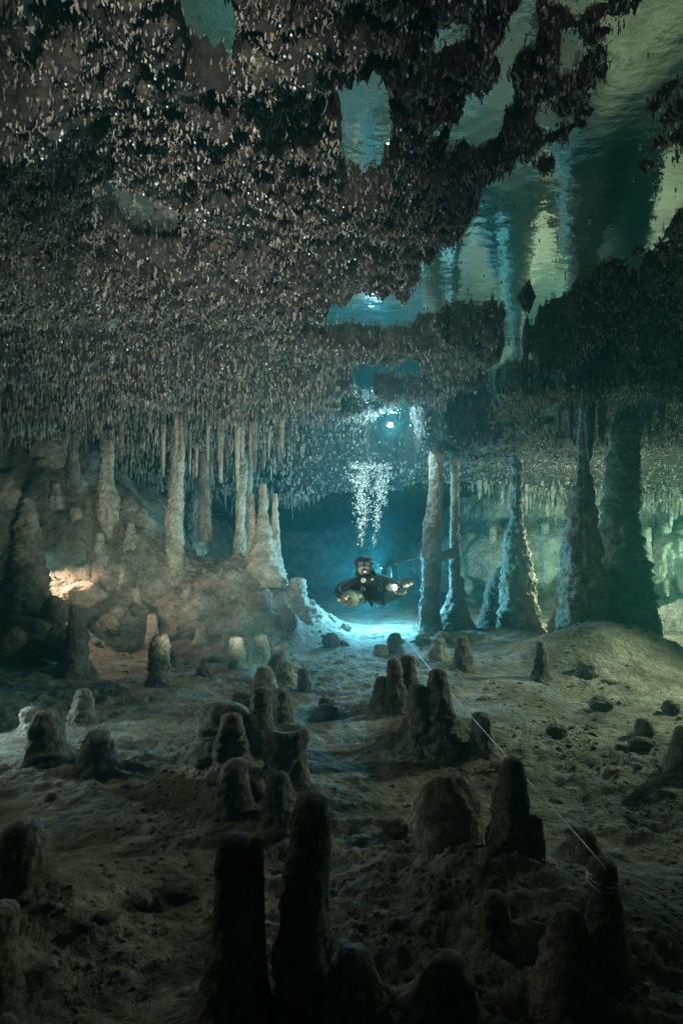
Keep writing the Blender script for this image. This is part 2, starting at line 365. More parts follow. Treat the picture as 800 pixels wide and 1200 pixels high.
# ------------------------------------------------------------------ speleothems traced from the photograph
def hit(u, v):
    """where the sight line through a pixel meets the floor"""
    Y = np.linspace(1.0, 20, 3000); X = (u - CX) / F * Y
    zr = CAM_Z + (HZ - v) / F * Y
    k = np.nonzero(zr <= floor_z(X, Y))[0]
    i = k[0] if len(k) else 1500
    return float(Y[i])
_sd = [0]
def trunk(name, rows, m, Y=None, lump=0.16, fine=0.06, dome=True, sink=0.25, up=0.0, seg=40, step=0.02, flute=0.0, parent=None, freq=1.0, flatk=1.0):
    """rows: (v, u_left, u_right) from top to bottom, all at distance Y -> an uneven round shape of that outline"""
    _sd[0] += 1; sd = _sd[0] * 3.7
    v = np.array([r[0] for r in rows], float)
    if Y is None: Y = hit((rows[-1][1] + rows[-1][2]) / 2, rows[-1][0] - 2)
    c = np.array([(r[1] + r[2]) / 2 for r in rows]); h = np.array([(r[2] - r[1]) / 2 for r in rows])
    Zr = CAM_Z + (HZ - v) / F * Y; Xr = (c - CX) / F * Y; Rr = h / F * Y
    Zr, Xr, Rr = Zr[::-1], Xr[::-1], Rr[::-1]               # bottom up
    Zr = np.r_[Zr[0] - sink, Zr]; Xr = np.r_[Xr[0], Xr]; Rr = np.r_[Rr[0] * 1.12, Rr]
    if up: Zr = np.r_[Zr, Zr[-1] + up]; Xr = np.r_[Xr, Xr[-1]]; Rr = np.r_[Rr, Rr[-1] * 1.15]
    top = Zr[-1]; n = int(np.clip((top - Zr[0]) / step, 14, 190))
    z = np.linspace(Zr[0], top, n)
    def smooth(a):
        b = np.interp(z, Zr, a)
        for _ in range(2): b[1:-1] = (b[:-2] + 2 * b[1:-1] + b[2:]) / 4
        return b
    x, r = smooth(Xr), smooth(Rr)
    if not up: r = r * (1 + 0.35 * np.exp(-(z - Zr[1]).clip(0) / (0.12 * (top - Zr[1]) + 1e-4)))
    if dome and not up:
        dr = Rr[-1] * 0.6; t = np.clip((top - z) / max(dr, 1e-4), 0, 1)
        r = r * np.where(top - z < dr, np.sqrt(np.clip(1 - (1 - t) ** 2, 0.0, 1)), 1); r = np.maximum(r, 0.003)
    th = np.linspace(0, 2 * math.pi, seg, endpoint=False)
    T, Zg = np.meshgrid(th, z)
    R = r[:, None] + 0 * T; rs = np.maximum(np.median(r), 0.02)
    k = freq * 0.9 / rs
    cx, sy = np.cos(T) * R, np.sin(T) * R
    d = lump * fbm(cx * k, sy * k, Zg * k * 0.8 + sd, 3) + fine * fbm(cx * k * 3.1, sy * k * 3.1, Zg * k * 3.1 + sd, 3, 0.6)
    # stacked growth collars
    d = d + 0.4 * lump * 0.45 * (1 - 2.2 * np.abs(pn(Zg * k * 1.1 + sd, 0.3 * np.cos(T), 0.3 * np.sin(T))))
    if flute: d = d + flute * (1 - 2 * np.abs(pn(np.cos(T) * 3 + sd, np.sin(T) * 3, Zg * k * 0.15)))
    d = d + fine * 0.5 * fbm(cx * k * 7.5, sy * k * 7.5, Zg * k * 7.5 + sd, 2)
    d = d + fine * 0.8 * (0.5 - np.abs(fbm(cx * k * 2.2 + 9, sy * k * 2.2, Zg * k * 1.6 + sd, 3, 0.6)) * 2.2)
    R2 = R + d * np.minimum(R, rs * 1.6)
    bend = 0.10 * rs * fbm(z / rs * 0.25, 0 * z + sd, 0.5, 2) * 2
    V = np.stack([x[:, None] + bend[:, None] + np.cos(T) * R2, Y + np.sin(T) * R2 * flatk, Zg], -1).reshape(-1, 3)
    base = Vector((float(x[0]), Y, float(Zr[1])))
    Fc = grid_faces(n, seg, True)
    V = np.concatenate([V, [[x[-1] + bend[-1], Y, z[-1]]]])
    tri = [(int((n - 1) * seg + i), int((n - 1) * seg + (i + 1) % seg), len(V) - 1, len(V) - 1) for i in range(seg)]
    org = Vector((0, 0, 0)) if parent is not None else base
    faces = [tuple(q) for q in Fc.tolist()] + [t[:3] for t in tri]
    o = mesh_obj(name, V - np.array(org), faces, m, parent)
    if parent is None: o.location = org
    o['_Y'] = Y
    return o

def column(label, rows, Y, m='calcite', **k):
    kk = dict(lump=0.32, fine=0.26, up=0.5, seg=64, step=0.018, sink=0.35); kk.update(k)
    return tag(trunk('cave_column', rows, M[m], Y, **kk), label, 'column', 'cave columns')
c505 = column('smooth pale column joined by a short bridge to its thinner neighbour', [(500, 504, 515), (535, 503, 516), (560, 502, 517), (600, 499, 518), (620, 496, 519), (640, 495, 516), (680, 494, 515), (710, 493, 515), (735, 492, 516), (752, 488, 520)], 7.4, lump=0.2, fine=0.16)
c530 = column('slender column with flared foot right of the smooth bridged column', [(500, 528, 537), (560, 528, 537), (600, 528, 537), (650, 527, 538), (690, 527, 538), (705, 523, 543), (720, 515, 549), (735, 504, 556), (745, 500, 562)], 7.7, lump=0.42, fine=0.25)
def bridge():
    a, b = px(507, 652, 7.4), px(533, 646, 7.66)
    n = 9; pts = [a.lerp(b, i / (n - 1)) + Vector((0, 0, -0.03 * math.sin(i / (n - 1) * math.pi))) for i in range(n)]
    V, Fc = tube(pts, [0.11, 0.095, 0.085, 0.075, 0.07, 0.075, 0.075, 0.08, 0.09], 14)
    V = np.array([p[:] for p in V]); V += 0.02 * np.stack([fbm(V[:, 0] * 14, V[:, 1] * 14, V[:, 2] * 14 + q, 2) for q in (1, 5, 9)], -1)
    o = mesh_obj('bridge', V - np.array(c505.location), Fc, M['calcite'], c505)
bridge()
column('knobbly cone-shaped column with thin neck, brightly lit on its right side', [(480, 602, 609), (540, 600, 610), (600, 600, 610), (614, 597, 611), (625, 594, 613), (645, 592, 616), (665, 590, 622), (690, 588, 623), (712, 586, 626), (735, 583, 630), (755, 578, 640)], 7.7, lump=0.75, fine=0.3, flute=0.08, freq=0.8)
column('rugged grey-green column leaning on the big dark column', [(470, 678, 685), (510, 676, 686), (550, 676, 690), (575, 672, 692), (600, 668, 697), (640, 663, 700), (680, 662, 703), (705, 660, 702), (740, 656, 705), (775, 654, 708)], 6.5, 'calcite', lump=0.62, fine=0.26, freq=0.8, flute=0.08)
column('thick dark popcorn-crusted column at the right, widest at its foot', [(455, 724, 750), (500, 719, 746), (560, 713, 742), (600, 707, 741), (640, 704, 747), (660, 702, 750), (700, 700, 756), (775, 698, 762)], 6.9, 'dark', lump=0.55, fine=0.24, freq=1.25, flute=0.06)
column('tall pale column on the left bank, knobbly towards its broken foot', [(470, 204, 217), (520, 202, 216), (560, 200, 214), (590, 197, 214), (620, 195, 213), (645, 195, 214), (664, 198, 216)], None, 'calcite', lump=0.3, fine=0.28)
column('pointed pale column just right of the tall left-bank column', [(490, 226, 230), (540, 224, 231), (570, 222, 234), (590, 220, 238), (620, 219, 239), (646, 218, 242)], None, 'calcite')
column('greenish shadowed column behind the pointed left-bank column', [(490, 233, 246), (560, 233, 246), (610, 233, 248)], 8.6, 'dark', lump=0.15)
column('straight green-lit column left of the dark opening to the blue water', [(505, 275, 292), (560, 277, 289), (620, 277, 287), (636, 274, 290)], 8.4, 'calcite', lump=0.12)
column('thin column tight against the straight green-lit column', [(510, 290, 298), (580, 289, 295), (640, 286, 296)], 8.6, 'calcite', lump=0.15)
column('knobbly hanging column with swollen tip, high on the left wall', [(480, 121, 132), (560, 118, 132), (585, 116, 137), (605, 116, 138), (622, 120, 134)], None, 'calcite', lump=0.45, fine=0.3)
column('slim dim column near the left edge, below the dark hole', [(490, 82, 90), (530, 81, 91), (566, 78, 94)], None, 'dark', lump=0.2)

def smite(label, rows, m='dark', Y=None, name='stalagmite', **k):
    kk = dict(lump=0.16, fine=0.09, seg=34, step=0.012, sink=0.22); kk.update(k)
    return tag(trunk(name, rows, M[m], Y, **kk), label, 'stalagmite', 'stalagmites')
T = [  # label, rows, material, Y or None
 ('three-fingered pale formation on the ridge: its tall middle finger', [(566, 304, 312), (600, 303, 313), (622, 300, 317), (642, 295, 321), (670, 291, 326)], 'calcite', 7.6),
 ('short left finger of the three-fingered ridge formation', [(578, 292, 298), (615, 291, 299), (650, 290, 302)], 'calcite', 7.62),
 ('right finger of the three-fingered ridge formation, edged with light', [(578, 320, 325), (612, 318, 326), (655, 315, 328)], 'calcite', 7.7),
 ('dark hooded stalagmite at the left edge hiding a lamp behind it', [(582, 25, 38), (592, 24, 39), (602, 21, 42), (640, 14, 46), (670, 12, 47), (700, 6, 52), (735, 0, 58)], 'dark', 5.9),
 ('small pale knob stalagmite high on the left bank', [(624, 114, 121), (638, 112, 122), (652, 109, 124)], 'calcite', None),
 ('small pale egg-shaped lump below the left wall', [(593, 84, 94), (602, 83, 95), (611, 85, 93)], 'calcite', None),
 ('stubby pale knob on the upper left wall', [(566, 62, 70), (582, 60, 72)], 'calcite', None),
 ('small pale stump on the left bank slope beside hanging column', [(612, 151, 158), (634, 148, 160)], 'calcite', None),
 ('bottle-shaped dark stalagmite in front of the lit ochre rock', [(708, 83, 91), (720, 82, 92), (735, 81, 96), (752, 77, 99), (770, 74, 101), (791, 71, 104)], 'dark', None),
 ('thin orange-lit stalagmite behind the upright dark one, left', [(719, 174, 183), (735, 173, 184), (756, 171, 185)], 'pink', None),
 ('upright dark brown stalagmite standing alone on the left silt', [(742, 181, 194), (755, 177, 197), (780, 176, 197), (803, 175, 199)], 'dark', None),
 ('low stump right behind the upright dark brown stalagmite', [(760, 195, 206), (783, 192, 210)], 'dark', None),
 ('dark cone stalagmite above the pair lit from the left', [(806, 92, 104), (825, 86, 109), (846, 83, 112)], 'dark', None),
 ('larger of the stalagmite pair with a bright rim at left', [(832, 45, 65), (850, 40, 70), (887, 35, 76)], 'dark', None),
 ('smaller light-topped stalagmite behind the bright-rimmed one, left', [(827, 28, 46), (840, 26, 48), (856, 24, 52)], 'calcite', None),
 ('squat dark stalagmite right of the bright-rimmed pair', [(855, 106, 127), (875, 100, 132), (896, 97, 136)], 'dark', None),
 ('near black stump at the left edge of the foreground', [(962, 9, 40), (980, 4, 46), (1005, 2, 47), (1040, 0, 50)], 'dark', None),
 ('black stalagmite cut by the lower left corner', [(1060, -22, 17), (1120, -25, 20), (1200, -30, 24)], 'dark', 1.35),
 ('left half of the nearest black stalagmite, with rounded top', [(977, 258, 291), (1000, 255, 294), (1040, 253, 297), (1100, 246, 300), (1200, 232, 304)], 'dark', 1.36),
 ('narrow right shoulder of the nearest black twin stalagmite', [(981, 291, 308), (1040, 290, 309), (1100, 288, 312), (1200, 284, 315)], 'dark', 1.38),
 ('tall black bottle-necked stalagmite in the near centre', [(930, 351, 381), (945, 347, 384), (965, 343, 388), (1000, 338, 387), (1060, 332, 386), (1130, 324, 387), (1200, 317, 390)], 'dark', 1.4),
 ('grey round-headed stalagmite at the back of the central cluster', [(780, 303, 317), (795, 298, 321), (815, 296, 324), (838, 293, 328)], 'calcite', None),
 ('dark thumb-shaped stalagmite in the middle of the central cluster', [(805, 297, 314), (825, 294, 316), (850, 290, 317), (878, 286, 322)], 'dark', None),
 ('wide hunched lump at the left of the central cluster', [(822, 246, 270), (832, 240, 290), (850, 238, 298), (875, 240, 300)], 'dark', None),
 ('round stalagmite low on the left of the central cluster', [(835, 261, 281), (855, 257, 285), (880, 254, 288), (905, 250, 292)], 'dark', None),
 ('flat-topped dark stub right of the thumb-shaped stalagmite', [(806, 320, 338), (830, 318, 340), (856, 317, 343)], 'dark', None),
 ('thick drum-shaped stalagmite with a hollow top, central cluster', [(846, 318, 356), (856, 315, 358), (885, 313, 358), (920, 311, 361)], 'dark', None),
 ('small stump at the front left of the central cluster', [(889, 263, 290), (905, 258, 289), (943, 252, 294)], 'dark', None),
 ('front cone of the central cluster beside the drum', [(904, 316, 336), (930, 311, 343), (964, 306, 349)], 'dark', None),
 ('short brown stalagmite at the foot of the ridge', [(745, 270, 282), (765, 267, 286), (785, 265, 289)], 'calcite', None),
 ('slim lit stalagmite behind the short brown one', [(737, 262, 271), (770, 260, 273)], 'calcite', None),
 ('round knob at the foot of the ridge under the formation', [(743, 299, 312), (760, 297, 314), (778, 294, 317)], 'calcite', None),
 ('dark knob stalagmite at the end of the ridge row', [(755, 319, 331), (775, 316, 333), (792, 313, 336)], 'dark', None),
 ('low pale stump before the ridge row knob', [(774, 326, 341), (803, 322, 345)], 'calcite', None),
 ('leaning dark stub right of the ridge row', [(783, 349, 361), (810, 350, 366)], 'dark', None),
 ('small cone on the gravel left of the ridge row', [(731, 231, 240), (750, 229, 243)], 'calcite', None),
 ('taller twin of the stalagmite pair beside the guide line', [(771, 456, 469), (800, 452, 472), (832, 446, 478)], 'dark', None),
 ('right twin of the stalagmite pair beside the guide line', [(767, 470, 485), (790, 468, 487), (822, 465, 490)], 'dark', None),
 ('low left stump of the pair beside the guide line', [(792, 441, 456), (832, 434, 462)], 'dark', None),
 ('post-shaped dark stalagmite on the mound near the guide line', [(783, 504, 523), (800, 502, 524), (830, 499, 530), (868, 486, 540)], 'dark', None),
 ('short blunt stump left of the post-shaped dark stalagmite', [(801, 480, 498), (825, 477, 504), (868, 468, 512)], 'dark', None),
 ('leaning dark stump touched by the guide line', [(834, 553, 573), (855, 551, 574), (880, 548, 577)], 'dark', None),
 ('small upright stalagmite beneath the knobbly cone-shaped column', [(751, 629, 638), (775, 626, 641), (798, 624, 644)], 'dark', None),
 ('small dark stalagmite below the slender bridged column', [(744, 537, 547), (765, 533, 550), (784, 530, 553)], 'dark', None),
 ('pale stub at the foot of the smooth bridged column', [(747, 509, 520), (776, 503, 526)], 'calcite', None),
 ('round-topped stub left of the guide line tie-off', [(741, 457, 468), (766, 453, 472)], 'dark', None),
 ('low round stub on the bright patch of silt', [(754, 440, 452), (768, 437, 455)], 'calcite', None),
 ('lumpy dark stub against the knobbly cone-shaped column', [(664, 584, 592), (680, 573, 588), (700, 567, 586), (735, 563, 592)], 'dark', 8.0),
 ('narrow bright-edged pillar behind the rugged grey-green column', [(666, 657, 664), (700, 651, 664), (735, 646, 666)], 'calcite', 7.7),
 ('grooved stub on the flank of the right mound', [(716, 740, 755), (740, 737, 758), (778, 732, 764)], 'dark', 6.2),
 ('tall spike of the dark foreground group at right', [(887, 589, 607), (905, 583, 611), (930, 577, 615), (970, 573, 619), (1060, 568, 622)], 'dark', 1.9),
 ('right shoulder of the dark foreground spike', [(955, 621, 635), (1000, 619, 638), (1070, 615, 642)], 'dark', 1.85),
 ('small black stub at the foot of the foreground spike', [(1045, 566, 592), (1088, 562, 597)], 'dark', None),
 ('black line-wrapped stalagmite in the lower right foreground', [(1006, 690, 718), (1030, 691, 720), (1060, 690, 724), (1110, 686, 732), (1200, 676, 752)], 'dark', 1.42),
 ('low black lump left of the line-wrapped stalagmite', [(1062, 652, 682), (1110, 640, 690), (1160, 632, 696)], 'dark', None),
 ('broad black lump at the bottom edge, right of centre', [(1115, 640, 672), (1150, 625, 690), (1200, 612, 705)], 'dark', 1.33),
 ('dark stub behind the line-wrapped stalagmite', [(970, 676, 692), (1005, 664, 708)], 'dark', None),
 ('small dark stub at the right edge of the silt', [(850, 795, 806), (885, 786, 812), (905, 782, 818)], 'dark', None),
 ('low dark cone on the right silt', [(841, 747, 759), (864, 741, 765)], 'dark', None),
 ('near black stub at the bottom edge below the centre', [(1112, 398, 424), (1140, 388, 440), (1200, 380, 450)], 'dark', None),
 ('black lump at the bottom edge beside the near boulder', [(1118, 508, 538), (1145, 499, 550), (1185, 490, 560)], 'dark', None),
 ('pale stub on the seaward side of the ridge', [(676, 341, 356), (695, 337, 359), (712, 334, 364)], 'calcite', None),
 ('rounded pale stub lower down the seaward ridge', [(702, 358, 369), (720, 355, 373)], 'calcite', None),
]
for lab, rows, mm, yy in T:
    near = (yy or 5) < 2.2
    o = smite(lab, rows, mm, yy, step=0.008 if near else 0.012, seg=50 if near else 36, lump=0.30 if near else 0.42, fine=0.14 if near else 0.26)
    if 'hollow top' in lab:      # collapsed centre of the drum
        me = o.data; zt = max(v.co.z for v in me.vertices)
        rr = max(math.hypot(v.co.x, v.co.y) for v in me.vertices if v.co.z > zt - 0.05)
        for v in me.vertices:
            d = math.hypot(v.co.x, v.co.y)
            if v.co.z > zt - 0.06 and d < rr * 0.7: v.co.z = zt - 0.05 + 0.03 * (d / rr)

# boulders and stones
def rock_mesh(seed, sub=3, lump=0.35, fine=0.12):
    v, f = ICO[sub]; r = np.random.RandomState(seed); o = r.uniform(0, 50)
    v = np.array(v)
    d = 1 + lump * fbm(v[:, 0] * 1.1 + o, v[:, 1] * 1.1, v[:, 2] * 1.1, 3) + fine * fbm(v[:, 0] * 4 + o, v[:, 1] * 4, v[:, 2] * 4, 3, 0.6)
    d = d - 0.25 * np.clip(pn(v[:, 0] * 1.7 + o, v[:, 1] * 1.7, v[:, 2] * 1.7) - 0.1, 0, 1)
    return v * d[:, None], f
def boulder(label, u0, u1, v0, v1, m='dark', Y=None, seed=1, deep=0.9, sub=4, rotz=0.3, lump=0.42, fine=0.2, name='boulder'):
    if Y is None: Y = hit((u0 + u1) / 2, v1 - 3)
    c = px((u0 + u1) / 2, (v0 + v1) / 2, Y); w = (u1 - u0) / 2 / F * Y; h = (v1 - v0) / 2 / F * Y
    V, f = rock_mesh(seed, sub, lump, fine)
    V = V / np.abs(V).max(0) * np.array([w, w * deep, h * 1.12])
    o = mesh_obj(name, V, f, M[m]); o.location = (c.x, c.y + w * deep * 0.6, c.z - h * 0.08)
    return tag(o, label, 'rock', 'boulders and rocks')
Bd = [
 ('dark lobed rock wedged between the two right columns', 690, 735, 664, 712, 'dark', 6.55, 41),
 ('dark stacked rock on the right flank of the thick popcorn column', 726, 768, 668, 716, 'dark', 6.6, 42),
 ('lower dark stacked rock at the right foot of the popcorn column', 734, 780, 704, 768, 'dark', 6.45, 43),
 ('dark rock lobe below the wedge between the right columns', 700, 742, 698, 745, 'dark', 6.4, 44),
 ('knobbly dark rock at the left foot of the rugged column', 646, 672, 735, 770, 'dark', 6.3, 45),
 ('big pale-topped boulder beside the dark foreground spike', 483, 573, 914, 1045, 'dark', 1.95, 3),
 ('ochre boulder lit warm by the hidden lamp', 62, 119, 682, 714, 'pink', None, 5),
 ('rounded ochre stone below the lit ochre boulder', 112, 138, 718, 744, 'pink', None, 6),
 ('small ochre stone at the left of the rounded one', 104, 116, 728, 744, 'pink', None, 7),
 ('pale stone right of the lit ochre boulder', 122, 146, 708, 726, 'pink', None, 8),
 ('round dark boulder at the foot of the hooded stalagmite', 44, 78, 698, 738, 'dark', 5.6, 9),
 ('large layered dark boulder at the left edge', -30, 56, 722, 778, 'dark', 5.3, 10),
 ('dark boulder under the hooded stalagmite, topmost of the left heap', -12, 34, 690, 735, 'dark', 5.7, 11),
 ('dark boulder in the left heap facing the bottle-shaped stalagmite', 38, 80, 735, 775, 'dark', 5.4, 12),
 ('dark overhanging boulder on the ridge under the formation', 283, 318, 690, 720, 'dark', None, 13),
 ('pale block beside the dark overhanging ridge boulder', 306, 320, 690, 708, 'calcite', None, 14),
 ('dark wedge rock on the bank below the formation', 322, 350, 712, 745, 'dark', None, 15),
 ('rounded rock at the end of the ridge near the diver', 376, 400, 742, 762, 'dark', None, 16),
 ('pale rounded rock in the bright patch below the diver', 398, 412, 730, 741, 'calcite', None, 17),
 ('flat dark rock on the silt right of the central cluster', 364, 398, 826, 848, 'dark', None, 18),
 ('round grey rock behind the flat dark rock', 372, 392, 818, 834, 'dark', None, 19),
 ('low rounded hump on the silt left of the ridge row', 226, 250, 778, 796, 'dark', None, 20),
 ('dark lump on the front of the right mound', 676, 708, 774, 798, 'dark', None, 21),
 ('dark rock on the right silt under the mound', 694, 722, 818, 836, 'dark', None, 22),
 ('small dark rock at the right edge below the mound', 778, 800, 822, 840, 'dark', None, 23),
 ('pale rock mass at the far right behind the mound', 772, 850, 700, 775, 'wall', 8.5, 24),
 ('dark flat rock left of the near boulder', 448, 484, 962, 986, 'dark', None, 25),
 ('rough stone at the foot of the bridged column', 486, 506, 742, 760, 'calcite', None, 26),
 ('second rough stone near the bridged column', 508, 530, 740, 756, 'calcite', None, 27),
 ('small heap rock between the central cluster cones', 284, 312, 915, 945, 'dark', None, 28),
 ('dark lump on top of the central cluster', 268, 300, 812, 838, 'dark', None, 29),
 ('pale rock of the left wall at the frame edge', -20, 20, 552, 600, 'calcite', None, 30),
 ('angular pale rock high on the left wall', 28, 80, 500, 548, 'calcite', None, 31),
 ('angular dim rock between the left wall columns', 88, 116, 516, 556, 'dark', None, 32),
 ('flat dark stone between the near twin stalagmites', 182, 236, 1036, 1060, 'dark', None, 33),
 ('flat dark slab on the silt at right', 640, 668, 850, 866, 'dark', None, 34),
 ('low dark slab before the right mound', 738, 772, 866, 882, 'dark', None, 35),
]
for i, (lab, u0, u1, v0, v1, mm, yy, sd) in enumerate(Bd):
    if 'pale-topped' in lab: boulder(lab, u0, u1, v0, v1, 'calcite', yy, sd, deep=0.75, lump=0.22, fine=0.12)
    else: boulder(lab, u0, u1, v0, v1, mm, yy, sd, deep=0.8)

# loose stones, each its own object
rs = np.random.RandomState(12)
stone_me = []
for k in range(9):
    V, f = rock_mesh(100 + k, 2, 0.5, 0.2)
    stone_me.append((V * np.array([1, rs.uniform(0.6, 0.9), rs.uniform(0.35, 0.6)]), f))
protos = []
cnt = 0
while cnt < 190:
    Y = 1.4 * (8.5 / 1.4) ** rs.rand(); X = rs.uniform(-0.66, 0.66) * Y
    if pn(X * 0.8, Y * 0.8, 77) < (-0.1 if X > 0 else 0.08): continue
    z = float(floor_z(X, Y)); r = rs.uniform(0.008, 0.020) * (0.6 + Y * 0.35) * rs.choice([0.8, 1, 1.6], p=[.5, .35, .15])
    k = cnt % 9
    if cnt < 9:
        o = mesh_obj('stone', stone_me[k][0], stone_me[k][1], M['dark' if k % 2 else 'silt']); protos.append(o.data)
    else:
        o = bpy.data.objects.new('stone', protos[k]); COL.objects.link(o)
    o.location = (X, Y, z + r * 0.1); o.scale = (r * rs.uniform(.8, 1.5), r, r); o.rotation_euler = (rs.uniform(-.3, .3), rs.uniform(-.3, .3), rs.uniform(0, 6.28))
    tag(o, 'small loose stone lying on the silt floor', 'stone', 'loose stones on the silt'); cnt += 1
for q in range(70):
    X = rs.uniform(-4.6, 0.1); Y = float(np.interp(X, TX, TY)) + rs.uniform(-0.3, 1.7) ; z = float(floor_z(X, Y)); r = 0.03 + 0.09 * rs.rand() ** 3
    o = bpy.data.objects.new('stone', protos[rs.randint(9)]); COL.objects.link(o)
    o.location = (X, Y, z + r * 0.1); o.scale = (r * rs.uniform(.8, 1.5), r, r * rs.uniform(1, 2)); o.rotation_euler = (rs.uniform(-.5, .5), rs.uniform(-.5, .5), rs.uniform(0, 6.28))
    tag(o, 'broken rock lying on the sloping left bank', 'stone', 'rock debris on the left bank')
# crumbs of silt and calcite: beyond counting
def crumbs(n=7000):
    v, f = ICO[1]; Y = 1.3 * (8 / 1.3) ** rs.rand(n); X = rs.uniform(-0.7, 0.7, n) * Y
    keep = fbm(X * 1.1, Y * 1.1, 66, 3) > -0.05; X, Y = X[keep], Y[keep]; n = len(X)
    Z = floor_z(X, Y); r = (0.002 + 0.009 * rs.rand(n) ** 2.2) * (0.7 + Y * 0.3)
    P = v[None] * (r[:, None, None] * rs.uniform(0.6, 1.4, (n, len(v), 1))) * np.array([1, 1, 0.6])
    P = P + np.stack([X, Y, Z], -1)[:, None]
    Fc = (f[None] + (np.arange(n) * len(v))[:, None, None]).reshape(-1, 3)
    tag(mesh_obj('silt_crumbs', P.reshape(-1, 3), Fc, M['silt'], None, False), 'fine crumbs and grit strewn over the brown silt floor', 'grit', kind='stuff')
crumbs()

# ------------------------------------------------------------------ stalactites and soda straws
def twigs(X, Y, Z, L, R, tilt, seg, r):
    """knobbly twigs hanging from (X, Y, Z): straight straws where tilt is small, kinked coral where it is large"""
    n = len(X); nr = 4; t = np.linspace(0, 1, nr)
    step = r.normal(0, 1, (n, nr, 2)); step[:, 0] = 0
    kink = np.cumsum(step, 1) * 0.55 * (tilt * L)[:, None, None]
    cx = X[:, None] + kink[..., 0]; cy = Y[:, None] + kink[..., 1]
    cz = Z[:, None] + 0.012 - t * (L[:, None] + 0.012) + np.cumsum(r.normal(0, 0.10, (n, nr)), 1) * (tilt * L)[:, None]
    rad = R[:, None] * np.array([1.5, 1.0, 1.0, 0.6]) * r.uniform(0.5, 1.6, (n, nr))
    th = np.linspace(0, 2 * math.pi, seg, endpoint=False)[None, None] + r.uniform(0, 6, (n, 1, 1))
    P = np.stack([cx[..., None] + rad[..., None] * np.cos(th), cy[..., None] + rad[..., None] * np.sin(th), cz[..., None] + 0 * th], -1).reshape(n, nr * seg, 3)
    Q = grid_faces(nr, seg, True); e = (nr - 1) * seg
    Q = np.concatenate([Q, [[e, e + 1, e + 2, e + 3]]]) if seg == 4 else Q
    return P, Q, np.stack([cx, cy, cz], -1)
def scatter(y0, y1, sp, sd):
    r = np.random.RandomState(sd)
    ys = np.arange(y0, y1, sp); out = []
    for y in ys:
        w = 0.70 * y + 0.2; xs = np.arange(-w, w, sp)
        out.append(np.stack([xs + r.uniform(-.7, .7, len(xs)) * sp, y + r.uniform(-.7, .7, len(xs)) * sp], -1))
    return np.concatenate(out)
def straws():
    r = np.random.RandomState(5)
    A = np.concatenate([scatter(1.75, 3.2, 0.019, 1), scatter(3.2, 4.6, 0.029, 2), scatter(4.6, 6.5, 0.043, 3), scatter(6.5, 8.5, 0.06, 6), scatter(8.5, 12.5, 0.10, 4)])
    X, Y = A[:, 0], A[:, 1]
    z = roof_z(X, Y)
    dens = fbm(X * 2.6, Y * 2.6, 91, 3)
    pool = z > ROOFZ + 0.03
    keep = (r.rand(len(X)) < np.where(pool, 0.10, np.clip(1.0 + 1.2 * dens, 0.7, 1))) & (floor_z(X, Y, False) < z - 0.15)
    X, Y, z, dens = X[keep], Y[keep], z[keep], dens[keep]; n = len(X)
    base = np.interp(Y, [1.5, 3, 4.5, 6, 8, 12], [0.0105, 0.014, 0.025, 0.045, 0.050, 0.07])
    L = base * r.gamma(3.0, 0.36, n) * (0.9 + 0.9 * np.clip(dens, -0.6, 1))
    left = ss(0.3, -0.8, X) * ss(5.4, 7.0, Y); L = L * (1 + 1.1 * left * r.rand(n) * (0.6 + np.clip(2.5 * fbm(X * 1.2, Y * 1.2, 93, 2), -0.5, 1))) * (1 + 0.5 * ss(-0.2, -1, X) * ss(4.4, 5.4, Y))
    rfar = ss(2.5, 4, X) * ss(9, 10.5, Y); L = L * (1 + 3.2 * rfar * r.rand(n))
    L = L * (1 - 0.6 * ss(-1.0, -0.4, X) * ss(6.2, 7.5, Y) * (1 - rfar))
    for dy in (0.12, 0.25, 0.4): L = np.where((Y > 4) & (roof_z(X, Y + dy, False) > ROOFZ + 0.03), np.minimum(L, 0.02), L)
    L = np.where(z > ROOFZ, L + (z - ROOFZ) * 0.8, L)
    R = np.interp(Y, [1.5, 4, 8, 12], [0.0033, 0.0050, 0.0105, 0.020]) * r.uniform(0.55, 1.5, n) * (1 + 0.5 * rfar)
    tilt = np.interp(Y, [2, 4.4, 6.0], [0.42, 0.40, 0.05]) * r.uniform(0.5, 1.2, n)
    tilt = np.where(z > ROOFZ, tilt * 0.15, tilt)
    P, Q, C = twigs(X, Y, z, L, R, tilt, 4, r)
    # side shoots on the coral-like twigs near the camera
    b = np.nonzero((Y < 4.9) & (z < ROOFZ) & (r.rand(n) < 0.55))[0]
    at = C[b, r.randint(1, 3, len(b))]
    P2, _, _ = twigs(at[:, 0], at[:, 1], at[:, 2] - 0.012, L[b] * r.uniform(.3, .7, len(b)), R[b] * 0.75, np.full(len(b), 0.9), 4, r)
    show = R * L / (Y ** 2) * np.where((np.abs(X) < 0.64 * Y) & (Y > 2.0), 1, 0.02)
    order = np.argsort(-show); big, rest = order[:300], order[300:]
    PP = np.concatenate([P[rest], P2]); nv = P.shape[1]
    Qf = (Q[None] + (np.arange(len(PP)) * nv)[:, None, None]).reshape(-1, 4)
    tag(mesh_obj('soda_straws', PP.reshape(-1, 3), Qf, M['straw'], roof, True), kind='stuff')
    for i in big: mesh_obj('stalactite', P[i], Q, M['straw'], roof, True)
    return C[:, -1], Y
TIPS, TY_ = straws()

